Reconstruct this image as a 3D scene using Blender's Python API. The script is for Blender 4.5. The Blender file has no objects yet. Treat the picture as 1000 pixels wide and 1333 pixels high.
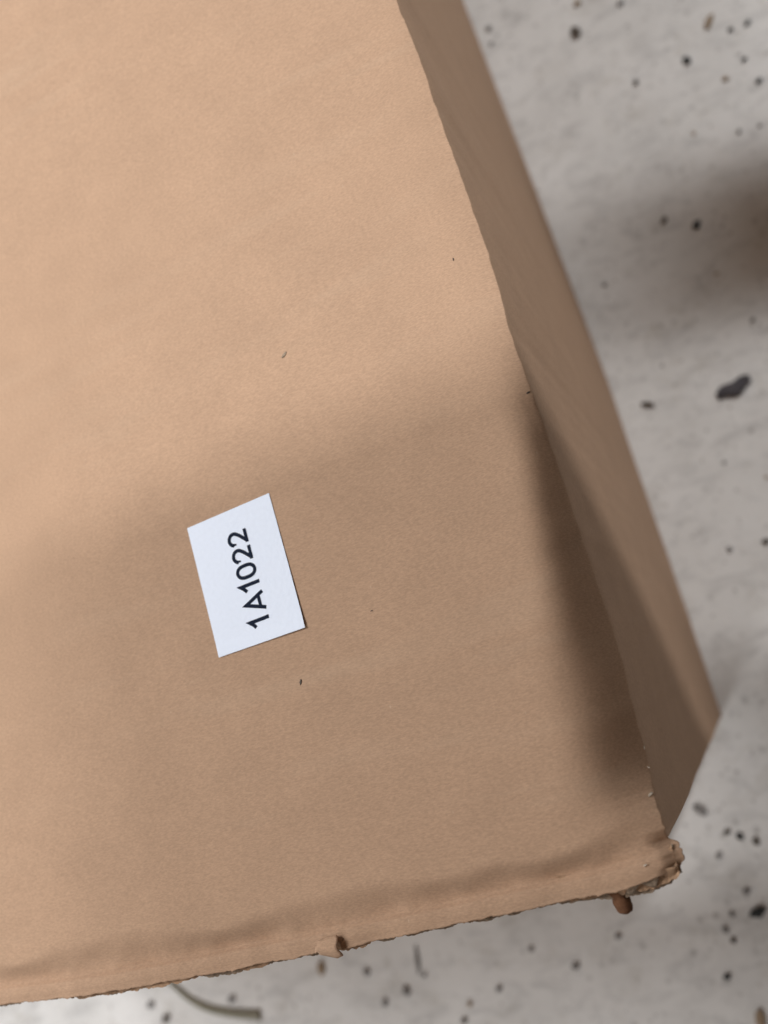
import bpy, bmesh, math, random
from mathutils import Matrix, Vector, noise
from math import radians, sin, cos, pi

random.seed(7)
scene = bpy.context.scene
col = scene.collection

# ------------------------------------------------------------------ camera
# origin: floor point under the near right corner of the box; X along the near
# edge, Y along the right edge, Z up, metres.
H = 0.4082                                   # height of the box top
cam_d = bpy.data.cameras.new('camera')
cam = bpy.data.objects.new('camera', cam_d); col.objects.link(cam)
RX = Vector((0.889546, -0.252307, -0.380854))
RD = Vector((-0.321867, -0.937742, -0.130541))
RF = Vector((-0.324207, 0.238707, -0.915374))
M = Matrix.Identity(4)
for i in range(3):
    M[i][0] = RX[i]; M[i][1] = -RD[i]; M[i][2] = -RF[i]
M.translation = Vector((0.037648, 0.047762, 0.658228))
cam.matrix_world = M
cam_d.sensor_fit = 'HORIZONTAL'; cam_d.sensor_width = 36; cam_d.lens = 41.687
cam_d.clip_start = 0.01; cam_d.clip_end = 200
cam_d.dof.use_dof = True; cam_d.dof.focus_distance = 0.268; cam_d.dof.aperture_fstop = 10.0
scene.camera = cam

# ------------------------------------------------------------------ light
w = bpy.data.worlds.new('World'); scene.world = w; w.use_nodes = True
bg = w.node_tree.nodes['Background']
bg.inputs[0].default_value = (1.0, 0.98, 0.96, 1); bg.inputs[1].default_value = 0.10

def area(name, loc, aim, sx, sy, power, colour):
    d = bpy.data.lights.new(name, 'AREA'); d.shape = 'RECTANGLE'
    d.size = sx; d.size_y = sy; d.energy = power; d.color = colour
    o = bpy.data.objects.new(name, d); col.objects.link(o)
    o.location = loc
    z = (Vector(loc) - Vector(aim)).normalized(); x = Vector((1, 0, 0)); x = (x - z*x.dot(z)).normalized(); y = z.cross(x)
    o.rotation_euler = Matrix((x, y, z)).transposed().to_euler()      # long side runs along X
    return o
KX, KY = 0.55, 0.62                           # tilt of the tube light's rays per metre of height
area('ceiling_tube', (KX*2.1, 0.1 + KY*2.1, H + 2.1), (0, 0.1, H), 0.18, 0.042, 46, (1.0, 0.99, 0.985))
area('fill_panel', (-1.1, 0.80, H + 1.5), (-0.05, 0.15, H), 0.9, 0.9, 38, (1.0, 0.99, 0.985))  # soft fill light added from the left, no known fixture
area('fill_panel_front', (-1.5, -1.9, 2.3), (-0.2, -0.1, 0.1), 0.9, 0.9, 44, (1.0, 0.99, 0.985))  # fill light added to brighten the floor in front of the box

vs = scene.view_settings
vs.view_transform = 'Standard'; vs.look = 'None'; vs.exposure = -0.17; vs.gamma = 1.0
vs.use_curve_mapping = False
scene.cycles.use_denoising = True
scene.cycles.max_bounces = 8

# ------------------------------------------------------------------ materials
def new_mat(name, rough=0.8):
    m = bpy.data.materials.new(name); m.use_nodes = True
    nt = m.node_tree; b = nt.nodes['Principled BSDF']
    b.inputs['Roughness'].default_value = rough
    return m, nt, b
def N(nt, t, **kw):
    n = nt.nodes.new(t)
    for k, v in kw.items():
        if k in n.inputs: n.inputs[k].default_value = v
        else: setattr(n, k, v)
    return n
def ramp(nt, src, stops):
    r = nt.nodes.new('ShaderNodeValToRGB'); e = r.color_ramp.elements
    while len(e) < len(stops): e.new(0.5)
    for i, (p, c) in enumerate(stops):
        e[i].position = p; e[i].color = (*c, 1) if len(c) == 3 else c
    nt.links.new(src, r.inputs[0]); return r
def mix(nt, mode, fac, a, b):
    m = nt.nodes.new('ShaderNodeMix'); m.data_type = 'RGBA'; m.blend_type = mode
    for s, v in ((0, fac), (6, a), (7, b)):
        if hasattr(v, 'links') or hasattr(v, 'is_linked'): nt.links.new(v, m.inputs[s])
        else: m.inputs[s].default_value = v if s == 0 else (*v, 1)
    return m.outputs[2]
def g(v): return (v, v, v)
def coords(nt, scale=(1, 1, 1), rot=(0, 0, 0)):
    tc = nt.nodes.new('ShaderNodeTexCoord'); mp = nt.nodes.new('ShaderNodeMapping')
    mp.inputs['Scale'].default_value = scale; mp.inputs['Rotation'].default_value = rot
    nt.links.new(tc.outputs['Object'], mp.inputs['Vector']); return mp.outputs[0]

def kraft(name, base=(0.464, 0.309, 0.209), flute_axis=1):
    m, nt, b = new_mat(name, 0.88)
    L = nt.links.new
    b.inputs['Specular IOR Level'].default_value = 0.12
    # soft cloudy mottling of recycled pulp
    n1 = N(nt, 'ShaderNodeTexNoise', Scale=42, Detail=5, Roughness=0.62); L(coords(nt, (1, 1, 1)), n1.inputs['Vector'])
    r1 = ramp(nt, n1.outputs[0], [(0.3, g(0.95)), (0.7, g(1.04))])
    c = mix(nt, 'MULTIPLY', 1.0, base, r1.outputs[0])
    # fine felt: short fibres along the machine direction
    sc = (900, 2600, 900) if flute_axis == 1 else (900, 900, 2600)
    n2 = N(nt, 'ShaderNodeTexNoise', Scale=1, Detail=3, Roughness=0.6); L(coords(nt, sc), n2.inputs['Vector'])
    r2 = ramp(nt, n2.outputs[0], [(0.28, g(0.84)), (0.72, g(1.14))])
    c = mix(nt, 'MULTIPLY', 1.0, c, r2.outputs[0])
    # pale rubbed streaks along the flutes
    sc = (9, 110, 40) if flute_axis == 1 else (40, 110, 9)
    n3 = N(nt, 'ShaderNodeTexNoise', Scale=1, Detail=6, Roughness=0.55, Distortion=0.4); L(coords(nt, sc), n3.inputs['Vector'])
    r3 = ramp(nt, n3.outputs[0], [(0.52, g(0)), (0.78, g(1))])
    n4 = N(nt, 'ShaderNodeTexNoise', Scale=14, Detail=3); L(coords(nt), n4.inputs['Vector'])
    r4 = ramp(nt, n4.outputs[0], [(0.42, g(0)), (0.68, g(0.22 if flute_axis == 1 else 0.08))])
    k = mix(nt, 'MULTIPLY', 1.0, r3.outputs[0], r4.outputs[0])
    c = mix(nt, 'MIX', k, c, (0.60, 0.47, 0.35))
    # tiny light fibres and dark shives
    v = N(nt, 'ShaderNodeTexVoronoi', Scale=1, feature='F1'); L(coords(nt, (330, 120, 330), (0, 0, 0.5)), v.inputs['Vector'])
    rv = ramp(nt, v.outputs['Distance'], [(0.0, g(1)), (0.085, g(0))])
    wn = nt.nodes.new('ShaderNodeSeparateColor'); L(v.outputs['Color'], wn.inputs[0])
    rw = ramp(nt, wn.outputs[0], [(0.90, g(0)), (0.93, g(0.55))])
    k = mix(nt, 'MULTIPLY', 1.0, rv.outputs[0], rw.outputs[0])
    c = mix(nt, 'MIX', k, c, (0.62, 0.5, 0.38))
    v2 = N(nt, 'ShaderNodeTexVoronoi', Scale=1, feature='F1'); L(coords(nt, (70, 160, 70), (0, 0, -0.7)), v2.inputs['Vector'])
    rv2 = ramp(nt, v2.outputs['Distance'], [(0.0, g(1)), (0.07, g(0))])
    wn2 = nt.nodes.new('ShaderNodeSeparateColor'); L(v2.outputs['Color'], wn2.inputs[0])
    rw2 = ramp(nt, wn2.outputs[0], [(0.93, g(0)), (0.95, g(0.5))])
    k = mix(nt, 'MULTIPLY', 1.0, rv2.outputs[0], rw2.outputs[0])
    c = mix(nt, 'MIX', k, c, (0.16, 0.10, 0.06))
    L(c, b.inputs['Base Color'])
    # relief: paper tooth plus the faint washboard of the flutes
    wv = N(nt, 'ShaderNodeTexWave', Scale=1.0, Distortion=0.6, Detail=2, wave_type='BANDS', bands_direction='Y')
    L(coords(nt, (20, 22, 20)), wv.inputs['Vector'])
    bp1 = N(nt, 'ShaderNodeBump', Strength=0.10 if flute_axis == 1 else 0.0, Distance=0.0006); L(wv.outputs[0], bp1.inputs['Height'])
    bp2 = N(nt, 'ShaderNodeBump', Strength=0.1, Distance=0.00012); L(n2.outputs[0], bp2.inputs['Height'])
    bp3 = N(nt, 'ShaderNodeBump', Strength=0.08, Distance=0.0008); L(n1.outputs[0], bp3.inputs['Height'])
    L(bp1.outputs[0], bp2.inputs['Normal']); L(bp2.outputs[0], bp3.inputs['Normal']); L(bp3.outputs[0], b.inputs['Normal'])
    return m

def plain(name, colour, rough=0.8, var=0.2, scale=300, spec=0.3):
    m, nt, b = new_mat(name, rough); L = nt.links.new
    b.inputs['Specular IOR Level'].default_value = spec
    n1 = N(nt, 'ShaderNodeTexNoise', Scale=scale, Detail=4); L(coords(nt), n1.inputs['Vector'])
    r1 = ramp(nt, n1.outputs[0], [(0.3, g(1 - var)), (0.7, g(1 + var))])
    L(mix(nt, 'MULTIPLY', 1.0, colour, r1.outputs[0]), b.inputs['Base Color'])
    bp = N(nt, 'ShaderNodeBump', Strength=0.3, Distance=0.0004); L(n1.outputs[0], bp.inputs['Height']); L(bp.outputs[0], b.inputs['Normal'])
    return m

def concrete():
    m, nt, b = new_mat('painted_concrete', 0.62); L = nt.links.new
    b.inputs['Specular IOR Level'].default_value = 0.3
    n1 = N(nt, 'ShaderNodeTexNoise', Scale=9, Detail=6, Roughness=0.6); L(coords(nt), n1.inputs['Vector'])
    c = ramp(nt, n1.outputs[0], [(0.30, (0.62, 0.613, 0.60)), (0.5, (0.735, 0.73, 0.717)), (0.7, (0.78, 0.778, 0.772))]).outputs[0]
    # grey scuffs drawn out in one direction
    n2 = N(nt, 'ShaderNodeTexNoise', Scale=1, Detail=6, Roughness=0.65, Distortion=0.8); L(coords(nt, (34, 75, 30), (0, 0, 0.6)), n2.inputs['Vector'])
    k = ramp(nt, n2.outputs[0], [(0.50, g(0)), (0.74, g(0.42))]).outputs[0]
    c = mix(nt, 'MIX', k, c, (0.25, 0.245, 0.245))
    # yellowish dirt in blotches
    n3 = N(nt, 'ShaderNodeTexNoise', Scale=26, Detail=5, Roughness=0.7); L(coords(nt, (1, 1.3, 1), (0, 0, 0.9)), n3.inputs['Vector'])
    k = ramp(nt, n3.outputs[0], [(0.54, g(0)), (0.76, g(0.45))]).outputs[0]
    c = mix(nt, 'MIX', k, c, (0.36, 0.325, 0.265))
    # ground-in specks of two sizes
    for sc, rad, thr, amt, cc in ((95, 0.18, 0.68, 0.6, (0.19, 0.175, 0.165)), (210, 0.24, 0.6, 0.65, (0.22, 0.20, 0.185)), (42, 0.13, 0.6, 0.45, (0.2, 0.19, 0.19))):
        dn = N(nt, 'ShaderNodeTexNoise', Scale=sc*3, Detail=2); L(coords(nt), dn.inputs['Vector'])
        va = nt.nodes.new('ShaderNodeVectorMath'); va.operation = 'MULTIPLY_ADD'
        L(dn.outputs['Color'], va.inputs[0]); va.inputs[1].default_value = (0.003, 0.003, 0); L(coords(nt, (1, 1, 0)), va.inputs[2])
        v = N(nt, 'ShaderNodeTexVoronoi', Scale=sc); L(va.outputs[0], v.inputs['Vector'])
        sp = nt.nodes.new('ShaderNodeSeparateColor'); L(v.outputs['Color'], sp.inputs[0])
        rv = ramp(nt, v.outputs['Distance'], [(rad*0.35, g(1)), (rad*1.5, g(0))])
        rw = ramp(nt, sp.outputs[0], [(thr, g(0)), (1.0, g(amt))])
        k = mix(nt, 'MULTIPLY', 1.0, rv.outputs[0], rw.outputs[0])
        c = mix(nt, 'MIX', k, c, cc)
    L(c, b.inputs['Base Color'])
    bp = N(nt, 'ShaderNodeBump', Strength=0.35, Distance=0.0015); L(n2.outputs[0], bp.inputs['Height']); L(bp.outputs[0], b.inputs['Normal'])
    r = ramp(nt, n1.outputs[0], [(0.3, g(0.5)), (0.7, g(0.75))]); L(r.outputs[0], b.inputs['Roughness'])
    return m

MAT = dict(
    top=kraft('kraft_liner_top'),
    wall=kraft('kraft_liner_wall', flute_axis=2),
    torn=plain('torn_kraft', (0.36, 0.235, 0.15), 0.95, 0.3, 700, 0.1),
    inner=plain('grey_inner_ply', (0.30, 0.235, 0.175), 0.95, 0.35, 900, 0.1),
    red=plain('red_brown_scrap', (0.15, 0.075, 0.042), 0.9, 0.3, 500, 0.1),
    fuzz=plain('pale_paper_fibre', (0.5, 0.43, 0.35), 0.95, 0.1, 500, 0.1),
    ink=plain('navy_black_ink', (0.008, 0.014, 0.032), 0.7, 0.15, 900, 0.1),
    paper=plain('blue_white_label_paper', (0.775, 0.85, 0.985), 0.55, 0.015, 700, 0.35),
    floor=concrete(),
    black=plain('black_grit', (0.03, 0.033, 0.034), 0.7, 0.4, 500),
    grey=plain('grey_grit', (0.23, 0.22, 0.215), 0.85, 0.35, 500),
    dark=plain('dark_brown_grit', (0.10, 0.083, 0.068), 0.85, 0.4, 500),
    tan=plain('tan_grit', (0.32, 0.24, 0.165), 0.85, 0.35, 500),
    flake=plain('slate_dark_flake', (0.075, 0.070, 0.078), 0.75, 0.35, 300),
    straw=plain('grey_olive_straw', (0.25, 0.235, 0.18), 0.7, 0.25, 400),
    wood=plain('shade_chipboard', (0.33, 0.22, 0.14), 0.85, 0.2, 120),  # for the unseen boards and rail added as shadow casters
)

# ------------------------------------------------------------------ helpers
def obj(name, verts, faces, mat, parent=None, smooth=False, loc=(0, 0, 0)):
    me = bpy.data.meshes.new(name); me.from_pydata([tuple(v) for v in verts], [], faces); me.update()
    if smooth: me.shade_smooth()
    me.materials.append(mat)
    o = bpy.data.objects.new(name, me); col.objects.link(o); o.location = loc
    if parent: o.parent = parent
    return o
def tag(o, label=None, cat=None, group=None, kind=None):
    for k, v in (('label', label), ('category', cat), ('group', group), ('kind', kind)):
        if v: o[k] = v
    return o
def table(t, x):
    if x <= t[0][0]: return t[0][1]
    for (a, fa), (b, fb) in zip(t, t[1:]):
        if x <= b:
            s = (x - a)/(b - a); return fa + (fb - fa)*s
    return t[-1][1]
def stable(t, x):                                   # smoothed table
    e = 0.004; return sum(table(t, x + d) for d in (-2*e, -e, 0, e, 2*e))/5
def sst(a, b, x):
    s = min(1, max(0, (x - a)/(b - a))); return s*s*(3 - 2*s)
def nz(x, y, s, seed=0): return noise.noise(Vector((x*s, y*s, seed*7.31)))
def grid_faces(nu, nv, off=0, flip=False):
    f = []
    for i in range(nu - 1):
        for j in range(nv - 1):
            a = off + i*nv + j; q = (a, a + nv, a + nv + 1, a + 1)
            f.append(q[::-1] if flip else q)
    return f

def crumb_mesh(name, seed, mat, flat=0.6):
    bm = bmesh.new(); bmesh.ops.create_icosphere(bm, subdivisions=2, radius=1.0)
    for v in bm.verts:
        p = v.co.copy(); k = 1 + 0.45*noise.noise(p*1.3 + Vector((seed*5.1, 0, 0))) + 0.25*noise.noise(p*3.1 + Vector((0, seed*3.7, 0)))
        v.co = Vector((p.x*k, p.y*k*0.82, max(-0.75, p.z*k)*flat))
    me = bpy.data.meshes.new(name); bm.to_mesh(me); bm.free(); me.materials.append(mat); return me

# ------------------------------------------------------------------ floor
tag(obj('floor', [(-6, -6, 0), (6, -6, 0), (6, 6, 0), (-6, 6, 0)], [(0, 1, 2, 3)], MAT['floor']),
    'pale grey concrete floor scattered with grit', kind='structure')

# ------------------------------------------------------------------ the box
BW, BL, TH = 0.56, 0.92, 0.0042                     # width, length, board thickness
box = bpy.data.objects.new('cardboard_box', None); col.objects.link(box)
tag(box, 'large brown corrugated cardboard box with small white label on its top', 'box')

CREASE = [(-0.012, -0.0030), (-0.0062, -0.0014), (-0.0035, 0.0012), (-0.0005, 0.0026), (0.0022, 0.0018), (0.0038, 0.0000), (0.0133, -0.0004), (0.0291, 0.0002), (0.0537, 0.0016),
          (0.0822, 0.0020), (0.1123, 0.0025), (0.1343, 0.0027), (0.150, 0.0022), (0.1755, 0.0034), (0.2064, 0.0026), (0.23, 0.0018), (0.2523, 0.0017), (0.2771, 0.0), (0.5, -0.004), (0.95, -0.004)]
FRONT = [(-0.6, -0.0035), (-0.2318, -0.0052), (-0.1889, -0.0073), (-0.1524, -0.0077), (-0.1001, -0.0074), (-0.0606, -0.0066), (-0.038, -0.0063), (-0.0166, -0.0060), (-0.0061, -0.0052), (0.0015, -0.0034), (0.004, -0.003)]
def crease_x(y):
    fine = nz(y, 0, 260, 1)*0.00035 + nz(y, 0, 900, 2)*0.00015
    rag = (nz(y, 0, 700, 4)*0.0016 + nz(y, 0, 1700, 8)*0.0008) * sst(0.006, 0.0, y)
    base = table(CREASE, y) if y < 0.006 else stable(CREASE, y)
    return base + fine*sst(0.0, 0.01, y) + rag
def front_y(x):
    v = stable(FRONT, x) + nz(x, 0, 90, 3)*0.0005 + nz(x, 0, 420, 5)*0.00035 + nz(x, 0, 1500, 6)*0.00025
    n = nz(x, 0, 160, 9)
    if n > 0.42: v -= (n - 0.42)*0.004              # small snags
    # bite torn out beside the lifted tab
    v += 0.0022*sst(-0.1075, -0.1062, x)*sst(-0.0985, -0.0993, x)
    return v
def top_z(x, y):
    z = H + nz(x, y, 9, 11)*0.0006 + nz(x, y, 30, 12)*0.00008
    d = crease_x(y) - x
    # front shoulder rolls down to a pressed score, then the lip stands up a little
    wob = nz(x, 0, 25, 13)*0.0012
    left = sst(-0.14, -0.23, x)
    e = y - front_y_s(x) - wob*0.6
    amp = 1 + 0.35*nz(x, 0, 22, 16) + 0.25*nz(x, y, 90, 17) + 0.06*nz(x, y, 260, 21)
    z -= 0.0042*amp*sst(0.0165 + 0.005*nz(x, 0, 40, 18), 0.0056, e)
    z += 0.0017*amp*sst(0.0062, 0.0047, e) - 0.0005*sst(0.003, 0.0, e)
    # crushed right shoulder: deep beside the near corner, dying out along the edge
    dep = 0.0175*sst(0.001, 0.026, y)*sst(0.160, 0.060, y) + 0.0010
    wid = 0.0125 + 0.0130*sst(0.12, 0.02, y) + 0.002*nz(0, y, 45, 19)
    s = min(1, max(0, 1 - d/wid))
    z -= dep*(s**2.7)*(1 + 0.10*nz(x, y, 70, 15))
    z -= 0.0026*sst(0.006, 0.0, d)*sst(0.007, 0.002, y)          # burst corner droops
    # little rim left standing on the very fold
    z += 0.0004*sst(0.0020, 0.0006, d)*sst(0.02, 0.04, y)*sst(0.15, 0.10, y)
    return z
def front_y_s(x): return stable(FRONT, x)

# outer liner of the top: one continuous sheet with its real thickness
dcols = [0.0, 0.0003, 0.0007, 0.0012]
while dcols[-1] < 0.022: dcols.append(dcols[-1] + 0.0006)
while dcols[-1] < 0.245: dcols.append(dcols[-1] + 0.0007)
dcols += [0.28, 0.34, 0.42, 0.5, BW]
tv = [0.0]
while tv[-1] < 0.024: tv.append(tv[-1] + 0.00045)
while tv[-1] < 0.42: tv.append(tv[-1] + 0.0026)
tv += [0.5, 0.65, 0.8, BL + 0.012]
verts = []
for d in dcols:
    for t in tv:
        # walk in from the front edge; x follows the crease line
        x = -d; fs_ = front_y_s(x); y = fs_ + t + (front_y(x) - fs_)*math.exp(-t/0.0028)
        xx = crease_x(y) - d
        verts.append((xx, y, top_z(xx, y)))
nu, nv = len(dcols), len(tv)
faces = grid_faces(nu, nv, 0, True)
border = [i*nv for i in range(nu)] + [(nu - 1)*nv + j for j in range(1, nv)] + [i*nv + nv - 1 for i in range(nu - 2, -1, -1)] + [j for j in range(nv - 2, 0, -1)]
lo = len(verts)
for k in border:
    x, y, z = verts[k]; verts.append((x, y, z - 0.0009))
nb = len(border)
for i in range(nb):
    a, b2 = border[i], border[(i + 1) % nb]
    faces.append((a, b2, lo + (i + 1) % nb, lo + i))
top = obj('top_panel', verts, faces, MAT['top'], box, True)

# lower ply and fluting seen along the raw front edge and at the burst corner
def ply(name, z0, seed, over, mat):
    vs_, fs = [], []
    xs = [-0.30 + i*0.0006 for i in range(int(0.3016/0.0006))]
    rows = (0.0, 0.003, 0.0075)
    for x in xs:
        # the corner has burst: plies fan out there
        burst = sst(-0.030, -0.014, x)*sst(0.0035, -0.004, x)
        y0 = front_y_s(x) - over - 0.0022*burst*(1.0 if seed == 1 else 0.45) + nz(x, 0, 230, 20 + seed)*0.0007 + nz(x, 0, 1100, 24 + seed)*0.0005
        y0 -= 0.0012*sst(0.1, 0.5, nz(x, 0, 45, 31 + seed))
        for r in rows:
            y = y0 + r
            vs_.append((x + (0.0004*seed), y, H + z0 - 0.0015 + 0.0006*nz(x, y, 120, 27 + seed) - 0.0012*burst))
    f = grid_faces(len(xs), len(rows), 0, True)
    n = len(vs_); vs_ += [(x, y, z - 0.0004) for x, y, z in vs_]
    f += grid_faces(len(xs), len(rows), n)
    R = len(rows)
    for i in range(len(xs) - 1):
        f.append((i*R, (i + 1)*R, n + (i + 1)*R, n + i*R)[::-1])
    return obj(name, vs_, f, mat, box)
ply('lower_liner', -0.0046, 1, 0.0009, MAT['inner'])
ply('fluting', -0.0030, 0, 0.0002, MAT['torn'])

# lifted tab of outer liner over the bite in the front edge
def sheet(name, fn, nu, nv, th, mat, parent):
    vs_ = [Vector(fn(i/(nu - 1), j/(nv - 1))) for i in range(nu) for j in range(nv)]
    f = grid_faces(nu, nv, 0, True); n = len(vs_)
    vs_ += [v - Vector((0, 0, th)) for v in vs_]; f += grid_faces(nu, nv, n)
    ring = [i*nv for i in range(nu)] + [(nu - 1)*nv + j for j in range(1, nv)] + [i*nv + nv - 1 for i in range(nu - 2, -1, -1)] + [j for j in range(nv - 2, 0, -1)]
    for i in range(len(ring)):
        a, b2 = ring[i], ring[(i + 1) % len(ring)]
        f.append((a, b2, n + b2, n + a))
    return obj(name, vs_, f, mat, parent, True)
def tab(u, v):
    x = -0.1066 + 0.0068*u - 0.0010*v*(1 - u) + 0.0004*sin(9*v); y = -0.0036 + 0.0006*u - v*(0.0056 + 0.0010*u - 0.002*abs(u - 0.75))
    return (x, y, H - 0.0008 + 0.0016*sin(v*2.2) - 0.0022*v*v + 0.0005*u)
tag(sheet('torn_tab', tab, 9, 9, 0.0005, MAT['top'], box), 'small torn tab of liner bent over the front edge')
# curled scrap of torn liner hanging under the corner
def curl(u, v):
    a = u*2.2*pi; t = v
    r = (0.0024 + 0.0006*nz(u*0.3, t, 5, 61))*(1 - 0.12*u)*(1 if t < 0.75 else math.sqrt(max(0.0, 1 - ((t - 0.75)/0.26)**2)))
    return (-0.0176 + r*cos(a) + 0.0008*t, -0.0058 - 0.0074*t, H - 0.0082 + r*sin(a) - 0.0008*t)
tag(sheet('hanging_scrap', curl, 22, 14, 0.0002, MAT['red'], box), 'curled red-brown scrap hanging under the torn corner')
# ragged outer liner shreds on the burst corner
for k in (1, 2, 4, 7):
    cx = -0.017 + 0.0021*k + 0.0008*sin(k*5.3); cy = -0.0056 + 0.00035*k + 0.0003*sin(k*2.9)
    def shred(u, v, cx=cx, cy=cy, k=k):
        wdt = 0.0052*(1 - 0.92*v)*(1 + 0.4*sin(k*3.7)) + 0.0004
        return (cx + (u - 0.5)*wdt + 0.0012*v*(1 if k > 3 else 0.2), cy - v*(0.0022 + 0.0008*((k*37) % 5)/5) + nz(u*0.01, k*0.1, 400, 3)*0.0004,
                H - 0.0032 - 0.0016*v - 0.0003*k % 0.0007)
    sheet('shred', shred, 5, 5, 0.0003, MAT['torn'] if k % 2 else MAT['inner'], box)

# right side wall, hinged to the top along the fold
def wall_x(y, f):
    top_x = crease_x(max(y, 0.0042)); s = 1 - f
    bt = table([(-0.01, 0.0012), (0.08, 0.0024), (0.25, 0.0023), (0.505, -0.0039), (0.617, -0.0074), (0.95, -0.012)], y)
    bulge = 0.002*sin(pi*min(1, f*1.15))*sst(0.0, 0.2, y)*sst(0.92, 0.6, y) + nz(y, f*0.4, 9, 41)*0.0008*sst(0, 0.1, f)
    return top_x*s + bt*f + bulge
wy = [0.0036]
while wy[-1] < 0.42: wy.append(wy[-1] + 0.0022)
while wy[-1] < BL: wy.append(wy[-1] + 0.02)
wf = [0.0, 0.0015, 0.004, 0.008, 0.014, 0.022, 0.035, 0.05, 0.075, 0.1, 0.14, 0.18, 0.24, 0.3, 0.38, 0.46, 0.55, 0.65, 0.75, 0.85, 0.94, 1.0]
verts = []
for y in wy:
    cx = crease_x(max(y, 0.0042)); zt = top_z(cx, max(y, 0.0042)) - 0.0004
    y0 = y + 0.0006*(nz(y, 0, 300, 43))
    for f_ in wf:
        bend = 0.0005*(1 - math.exp(-f_*260))
        yy = y if y > 0.004 else y + 0.0007*nz(f_*3, 1, 6, 44) + 0.0008*f_
        verts.append((wall_x(y, f_) + bend - 0.0004, yy, zt*(1 - f_) + 0.0005*f_))
faces = grid_faces(len(wy), len(wf))
n = len(verts); verts += [(x - TH, y, z - 0.012*max(0, 1 - (k % len(wf))/8)) for k, (x, y, z) in enumerate(verts)]; faces += grid_faces(len(wy), len(wf), n, True)
W = len(wf)
for j in range(W - 1): faces.append((j, j + 1, n + j + 1, n + j)[::-1])
for i in range(len(wy) - 1): faces.append((i*W, n + i*W, n + (i + 1)*W, (i + 1)*W))
obj('side_wall', verts, faces, MAT['wall'], box, True)
# remaining walls and base
def slab(name, x0, x1, y0, y1, z0, z1, mat, parent):
    v = [(x, y, z) for x in (x0, x1) for y in (y0, y1) for z in (z0, z1)]
    f = [(0, 1, 3, 2), (4, 6, 7, 5), (0, 4, 5, 1), (2, 3, 7, 6), (0, 2, 6, 4), (1, 5, 7, 3)]
    return obj(name, v, f, mat, parent)
slab('front_wall', -BW + 0.004, -0.006, 0.0045, 0.0045 + TH, 0.0005, H - 0.016, MAT['wall'], box)
slab('back_wall', -BW + 0.004, -0.014, BL - TH, BL, 0.0005, H - 0.010, MAT['wall'], box)
slab('side_wall', -BW, -BW + TH, 0.0045, BL, 0.0005, H - 0.008, MAT['wall'], box)
slab('base_panel', -BW + 0.006, -0.02, 0.01, BL - 0.006, 0.001, 0.005, MAT['wall'], box)

# pale fibres standing on the crushed fold
for k, (x, y, s) in enumerate([(-0.0012, 0.0150, 1.0), (0.0000, 0.0268, 0.6), (-0.0004, 0.0215, 0.5), (-0.0070, -0.0008, 0.6)]):
    me = crumb_mesh('paper_fibre', k, MAT['fuzz'], 0.5)
    o = bpy.data.objects.new('paper_fibre', me); col.objects.link(o); o.parent = box
    o.location = (x, y, top_z(x, y) + 0.0002); o.scale = (0.0011*s, 0.00045*s, 0.0005*s); o.rotation_euler = (0.2, 0.5, 0.5 + k)
# dark nicks and specks on the liner
for k, (x, y, l, a) in enumerate([(-0.0919, 0.0707, 0.0018, 1.2), (-0.0704, 0.1751, 0.0026, 0.6), (-0.0630, 0.0851, 0.0009, 0.2), (-0.0074, 0.1816, 0.0010, 1.5), (0.0016, 0.1332, 0.0013, 0.3)]):
    def nick(u, v, x=x, y=y, l=l, a=a):
        p = (u - 0.5)*l; q = (v - 0.5)*l*0.38*(1 - (2*u - 1)**2*0.8)
        X_ = x + p*cos(a) - q*sin(a); Y_ = y + p*sin(a) + q*cos(a)
        return (X_, Y_, top_z(X_, Y_) + 0.00018)
    sheet('fleck', nick, 6, 4, 0.0001, MAT['dark'] if k != 1 else MAT['inner'], box)

# ------------------------------------------------------------------ label with its print
def lab(u, v):
    bl, br, tr, tl = Vector((-0.1185, 0.0858)), Vector((-0.0857, 0.0864)), Vector((-0.0874, 0.1320)), Vector((-0.1201, 0.1308))
    p = (bl*(1 - u) + br*u)*(1 - v) + (tl*(1 - u) + tr*u)*v
    lift = 0.0009*max(0, u - 0.55 + (0.45 - v))**2 + 0.0005*sst(0.12, 0.0, v)*0.6
    return (p.x, p.y, top_z(p.x, p.y) + 0.00022 + lift*0.6)
label = sheet('label', lab, 24, 32, 0.0001, MAT['paper'], box); label.data.shade_flat()
tag(label, 'white rectangular sticker printed 1A1022')
U = Vector((-0.040, 1.0)).normalized(); V = Vector((-U.y, U.x))
BASE = Vector((-0.0973, 0.0910))
def put(p):
    q = BASE + U*(p[0]*0.001) + V*(p[1]*0.001)
    # nearest spot on the lifted label
    u = min(1, max(0, (q.x + 0.1193)/0.0327)); v = min(1, max(0, (q.y - 0.0861)/0.0454))
    return (q.x, q.y, lab(u, v)[2] + 0.00006)
def ribbon(pts, w_, closed=False):
    P = [Vector(p) for p in pts]; n_ = len(P); L_, R_ = [], []
    for i in range(n_):
        if closed: a, c_ = P[i - 1], P[(i + 1) % n_]
        else: a, c_ = P[max(0, i - 1)], P[min(n_ - 1, i + 1)]
        d1 = (P[i] - a); d2 = (c_ - P[i])
        if d1.length < 1e-9: d1 = d2
        if d2.length < 1e-9: d2 = d1
        d1.normalize(); d2.normalize()
        t = (d1 + d2).normalized(); nrm = Vector((-t.y, t.x))
        k = 1/max(0.35, nrm.dot(Vector((-d1.y, d1.x))))
        L_.append(P[i] + nrm*w_/2*k); R_.append(P[i] - nrm*w_/2*k)
    vs_ = L_ + R_; m_ = n_ if closed else n_ - 1
    return vs_, [(i, (i + 1) % n_, n_ + (i + 1) % n_, n_ + i) for i in range(m_)]
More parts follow.
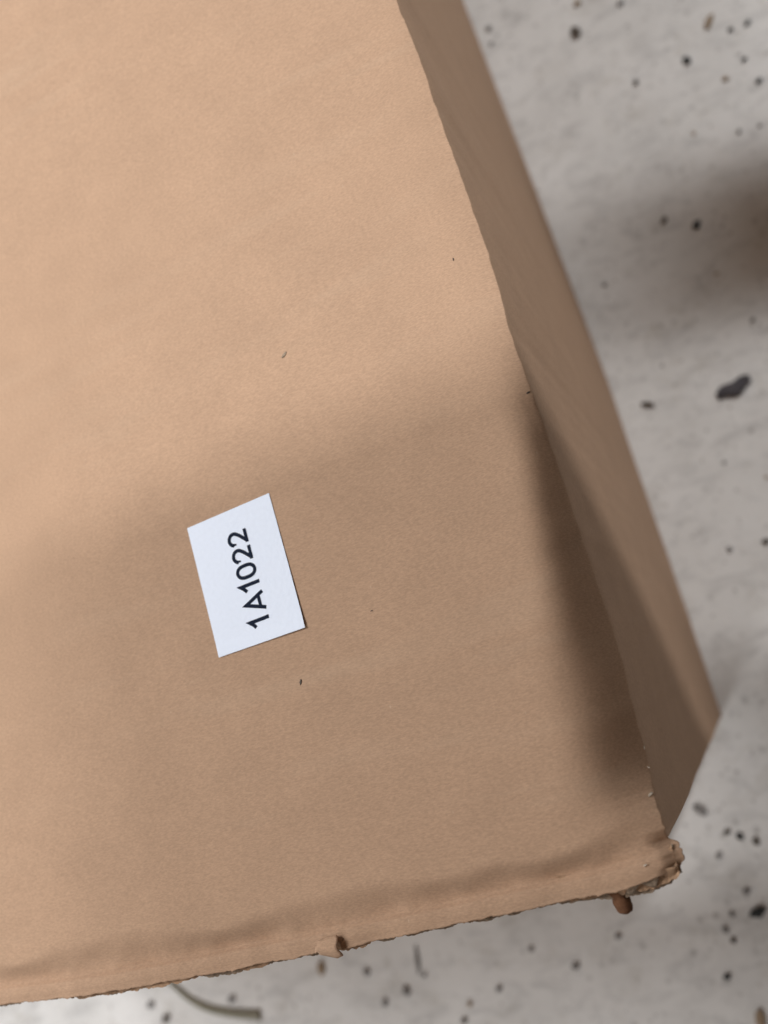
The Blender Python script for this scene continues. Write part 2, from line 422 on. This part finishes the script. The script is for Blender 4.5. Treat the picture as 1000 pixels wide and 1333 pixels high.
def glyph(name, strokes, u0):
    vs_, fs = [], []
    for si, (pts, w_, cl) in enumerate(strokes):
        a, f = ribbon(pts, w_, cl); o_ = len(vs_)
        for p in a:
            q = put((p.x + u0, p.y)); vs_.append((q[0], q[1], q[2] + si*0.00002))
        fs += [tuple(o_ + i for i in r)[::-1] for r in f]
    return obj(name, vs_, fs, MAT['ink'], label)
SW = 1.2; CH = 7.5
one = [([(0.35, 5.35), (0.85, 5.65), (1.6, 6.25), (2.45, CH - 0.28), (2.45, 0.0)], SW, False)]
letA = [([(0.0, 0.0), (2.75, CH - 0.55), (5.5, 0.0)], SW, False), ([(1.05, 1.85), (4.45, 1.85)], SW*0.95, False)]
zero = [([(2.45 + 1.95*max(-1, min(1, 1.0*cos(a)))*1.0, CH/2 + (CH/2 - 0.5)*(abs(sin(a))**0.72)*(1 if sin(a) > 0 else -1)) for a in [2*pi*i/40 for i in range(40)]], SW, True)]
two = [([(0.42, 5.3)] + [(2.4 + 1.95*cos(a), 5.05 + 1.95*sin(a)) for a in [pi*(0.96 - 0.0965*i) for i in range(12)]] + [(4.05, 4.05), (3.3, 3.05), (0.72, 0.52), (4.75, 0.52)], SW, False)]
# the sharp turn at the foot of the 2 is mitred, so draw the foot as its own stroke
two = [(two[0][0][:-1], SW, False), ([(0.12, 0.53), (4.75, 0.53)], SW*0.98, False)]
for nm, st_, u0 in (('digit', one, 0.1), ('letter', letA, 5.6), ('digit', one, 12.1), ('digit', zero, 16.6), ('digit', two, 22.2), ('digit', two, 28.0)):
    glyph(nm, st_, u0)

# ------------------------------------------------------------------ litter on the floor
CM = {(m, s): crumb_mesh('crumb', s + len(m), MAT[m]) for m in ('black', 'grey', 'dark', 'tan') for s in range(3)}
def crumb(x, y, r, m, label=None, sx=1.0, rot=None, cat='crumb', group=None, name='grit_crumb'):
    i = crumb.n; crumb.n += 1
    o = bpy.data.objects.new(name, CM[(m, i % 3)]); col.objects.link(o)
    r *= 0.00082
    o.location = (x, y, r*0.42); o.scale = (r*sx, r, r*0.6)
    o.rotation_euler = (0, 0, random.random()*6.28 if rot is None else rot)
    tag(o, label or 'tiny %s speck of grit on the pale concrete floor' % {'black': 'black', 'grey': 'grey', 'dark': 'dark brown', 'tan': 'tan'}[m], cat,
        group or 'tiny %s specks of grit' % m)
crumb.n = 0
crumb(0.0669, 0.5369, 5.2, 'dark', 'dark brown crumb on floor nearest the top of the box wall', 1.3, 1.9, group='larger crumbs')
crumb(0.1328, 0.4699, 3.9, 'black', 'shiny black crumb on floor, largest of those at upper right', 1.15, group='larger crumbs')
crumb(0.1566, 0.4912, 4.0, 'tan', 'long tan crumb at the upper right floor beside two black specks', 1.7, 0.9, group='larger crumbs')
crumb(0.0978, 0.3429, 3.9, 'black', 'black crumb in the dark shadow stripe, right one of a pair', 1.1, group='larger crumbs')
crumb(0.0785, 0.3571, 3.0, 'dark', 'dark brown crumb in the shadow stripe, left one of a pair', 1.2, group='larger crumbs')
crumb(-0.0174, -0.1199, 4.6, 'black', 'large black crumb on floor to the lower right of box corner', 1.5, 0.2, group='larger crumbs')
crumb(-0.0376, -0.1831, 4.6, 'tan', 'tan crumb at the very bottom right of the floor', 1.8, 1.3, group='larger crumbs')
crumb(0.0234, 0.2278, 3.2, 'dark', 'dark brown crumb on floor near the middle of box wall', 1.8, -0.5, group='larger crumbs')
crumb(-0.0316, -0.0509, 4.0, 'grey', 'grey crumb half hidden by the box wall near its corner', 1.5, -0.8, group='larger crumbs')
crumb(-0.3421, -0.1067, 4.6, 'tan', 'blurred tan scrap on floor below the torn tab', 1.3, 1.45, name='cardboard_crumb', group='larger crumbs')
crumb(-0.4284, -0.1179, 4.0, 'grey', 'round grey crumb just above the straw', 1.1, group='larger crumbs')
crumb(-0.4944, -0.1232, 4.2, 'dark', 'dark brown crumb at bottom edge left of the straw', 1.3, 0.7, group='larger crumbs')
crumb(-0.5072, -0.1109, 4.2, 'grey', 'grey crumb under the box edge left of the straw', 1.2, group='larger crumbs')
SPECK_LABELS = [
    'grey crumb touching the far end of box wall, upper of two',
    'grey crumb touching the far end of box wall, lower of two',
    'tan crumb at the top edge of floor above the large dark brown crumb',
    'grey crumb at the top edge of floor right of a tan one',
    'black speck below and right of the long tan crumb',
    'black speck at upper right, right of the long tan crumb',
    'black speck right of the largest upper right black crumb',
    'tan speck below and right of the largest upper right black crumb',
    'dark brown speck between box wall and largest upper right black crumb',
    'black speck at the right margin below the upper right group',
    'dark brown speck above the dark shadow stripe, left of its neighbour',
    'smaller dark brown speck above the dark shadow stripe at right margin',
    'grey speck just below the left tip of the shadow stripe',
    'grey speck under the shadow stripe at right, above the slate flake',
    'grey speck beside the lower box wall, right of its lit part',
    'dark brown speck at the right margin beside the lower box wall',
    'dark brown speck right of box corner, leftmost of three in a row',
    'black speck right of box corner, middle of three in a row',
    'dark brown speck right of box corner, rightmost of three in a row',
    'grey speck just below the row of three specks',
    'grey speck just above the large black crumb at lower right',
    'grey speck left of the large black crumb at lower right',
    'grey speck below left of the large black crumb at lower right',
    'dark brown speck below the large black crumb at lower right',
    'black speck alone on floor below the lower right cluster',
    'grey speck at bottom of floor right of the dirt streak, near centre',
    'grey speck close under the front edge right of centre',
    'grey speck below the front edge between centre and torn corner',
    'grey speck under the hanging red-brown scrap',
    'dark brown speck at the very bottom of floor near centre',
    'grey speck at the very bottom of floor below the dirt streak',
    'tan speck just above the dark brown one at bottom centre',
    'grey speck left of the dirt streak',
    'grey smudge-like crumb at the lower end of the dirt streak',
    'small grey speck right of the lower end of dirt streak',
    'tiny tan speck on the lower border of the shadow stripe',
    'tiny grey speck below the slate flake, upper of two',
    'tiny tan speck below the slate flake, lower of two',
    'tiny grey speck left of the slate flake beside box wall',
    'tiny tan speck above the shadow stripe below the upper right group',
]
for x, y, r, m in [(0.0049, 0.5789, 3.4, 'grey'), (0.0028, 0.5652, 2.4, 'grey'), (0.0756, 0.5605, 3.6, 'tan'), (0.1049, 0.5419, 3.4, 'grey'),
                   (0.168, 0.4777, 2.6, 'black'), (0.1798, 0.4761, 2.8, 'black'), (0.1686, 0.45, 2.5, 'black'), (0.1526, 0.4421, 2.8, 'tan'),
                   (0.0945, 0.4724, 2.9, 'dark'), (0.1718, 0.4288, 3.0, 'black'), (0.1471, 0.3982, 2.2, 'dark'), (0.161, 0.3958, 1.8, 'dark'),
                   (0.0231, 0.3278, 2.2, 'grey'), (0.1094, 0.2595, 2.2, 'grey'), (0.0426, 0.1102, 2.6, 'grey'), (0.0661, 0.1081, 3.0, 'dark'),
                   (-0.0195, -0.0681, 2.7, 'dark'), (-0.0129, -0.0724, 3.2, 'black'), (-0.0038, -0.0776, 3.3, 'dark'), (-0.0296, -0.0815, 2.8, 'grey'),
                   (-0.0201, -0.1064, 3.3, 'grey'), (-0.0337, -0.1186, 2.5, 'grey'), (-0.0406, -0.1271, 2.9, 'grey'), (-0.038, -0.1343, 2.6, 'dark'),
                   (-0.049, -0.155, 2.9, 'black'), (-0.2050, -0.1408, 3.0, 'grey'), (-0.1737, -0.1186, 2.6, 'grey'), (-0.1456, -0.1341, 3.4, 'grey'),
                   (-0.1109, -0.1198, 2.8, 'grey'), (-0.237, -0.1578, 3.0, 'dark'), (-0.2956, -0.138, 3.4, 'grey'), (-0.2296, -0.1473, 2.6, 'tan'),
                   (-0.3047, -0.115, 3.6, 'grey'), (-0.2761, -0.1326, 4.2, 'grey'), (-0.2590, -0.1240, 2.4, 'grey'),
                   (0.0985, 0.3020, 1.8, 'tan'), (0.0590, 0.1690, 1.8, 'grey'), (0.0810, 0.1500, 1.6, 'tan'), (0.0420, 0.2520, 1.5, 'grey'), (0.1190, 0.4120, 1.8, 'tan')]:
    crumb(x, y, r, m, SPECK_LABELS.pop(0), group='small specks of grit')
# long dark scuff of dirt with a crumb at its end
def scuff(u, v):
    return (-0.2602 - 0.003*u + 0.0042*(v - 0.5)*(1 - 0.6*abs(2*u - 1)), -0.1030 - 0.020*u, 0.0006 + 0.0012*sin(pi*v)*sin(pi*min(0.99, u + 0.02)))
tag(sheet('dirt_streak', scuff, 12, 6, 0.0004, MAT['grey'], None), 'short dark streak of dirt on floor below the front edge', 'dirt')
# leaf-like dark flake
def flake(u, v):
    wdt = 0.0062*(sin(pi*(0.08 + 0.84*u))**0.6)*(1 + 0.25*nz(u*0.05, v, 90, 51))
    x = -0.0125 + 0.025*u; y = (v - 0.5)*2*wdt*0.85 + 0.0012*sin(u*9)
    c_, s_ = cos(0.16), sin(0.16)
    return (0.0820 + x*c_ - y*s_, 0.2172 + x*s_ + y*c_, 0.0016 + 0.0022*u + 0.0012*sin(v*pi)*sin(u*5))
tag(sheet('dark_flake', flake, 16, 9, 0.0008, MAT['flake'], None), 'thin slate-dark flake lying alone on the floor right of box', 'flake')
# bent straw
SP = [(-0.4890, -0.0900), (-0.4803, -0.1002), (-0.4663, -0.1128), (-0.4496, -0.1220), (-0.4267, -0.1285), (-0.4045, -0.1325)]
def straw(u, v):
    t = u*(len(SP) - 1); i = min(len(SP) - 2, int(t)); s = t - i
    p0, p1, p2, p3 = (Vector(SP[max(0, min(len(SP) - 1, i + k))]) for k in (-1, 0, 1, 2))
    p = 0.5*((2*p1) + (p2 - p0)*s + (2*p0 - 5*p1 + 4*p2 - p3)*s*s + (3*p1 - p0 - 3*p2 + p3)*s**3)
    d = (0.5*((p2 - p0) + 2*(2*p0 - 5*p1 + 4*p2 - p3)*s + 3*(3*p1 - p0 - 3*p2 + p3)*s*s)).normalized()
    nn = Vector((-d.y, d.x)); wd = 0.0018 + 0.0022*u
    return (p.x + nn.x*(v - 0.5)*2*wd, p.y + nn.y*(v - 0.5)*2*wd, 0.0012 + 0.0018*sin(pi*v))
tag(sheet('straw', straw, 30, 7, 0.0009, MAT['straw'], None), 'bent grey-olive straw sticking out on floor below the front edge', 'straw')

# ------------------------------------------------------------------ unseen boards and rail added above the box to cast shade
LP = Vector((KX*2.1, 0.1 + KY*2.1, H + 2.1))
def towards_lamp(p, z):
    p = Vector(p); return p + (LP - p)*((z - p.z)/(LP.z - p.z))
zb = H + 0.75
a = towards_lamp((-0.195, 0.146, H), zb)               # far left corner of the shade on the box top
b_ = towards_lamp((0.014, 0.04, 0), zb)                 # shade on the floor strip beside the near corner
tag(slab('shade_board', a.x, 1.15, -1.30, a.y, zb, zb + 0.018, MAT['wood'], None), 'added chipboard board that shades the box corner', kind='structure')  # unseen, added to cast the shade on the box top
tag(slab('shade_board', b_.x, 1.15, a.y + 0.002, b_.y, zb, zb + 0.018, MAT['wood'], None), 'added narrow chipboard board that shades the floor strip', kind='structure')  # unseen, added to darken the floor beside the corner
tag(slab('shade_board', -0.66, a.x - 0.003, -1.30, 0.22, zb, zb + 0.018, MAT['wood'], None), 'added wide chipboard board that blocks the front fill light', kind='structure')  # unseen, added to keep the front fill off the box top
zr = 1.35
p0 = towards_lamp((0.035, 0.345, 0), zr); p1 = towards_lamp((0.37, 0.250, 0), zr)
rail = slab('shade_rail', 0.0, (p1 - p0).length, -0.023, 0.023, -0.012, 0.012, MAT['wood'], None)  # unseen bar added to cast the dark stripe on the floor
rail.location = p0; rail.rotation_euler = (0, 0, math.atan2(p1.y - p0.y, p1.x - p0.x))
tag(rail, 'added wooden rail that casts the shadow stripe on the floor', kind='structure')
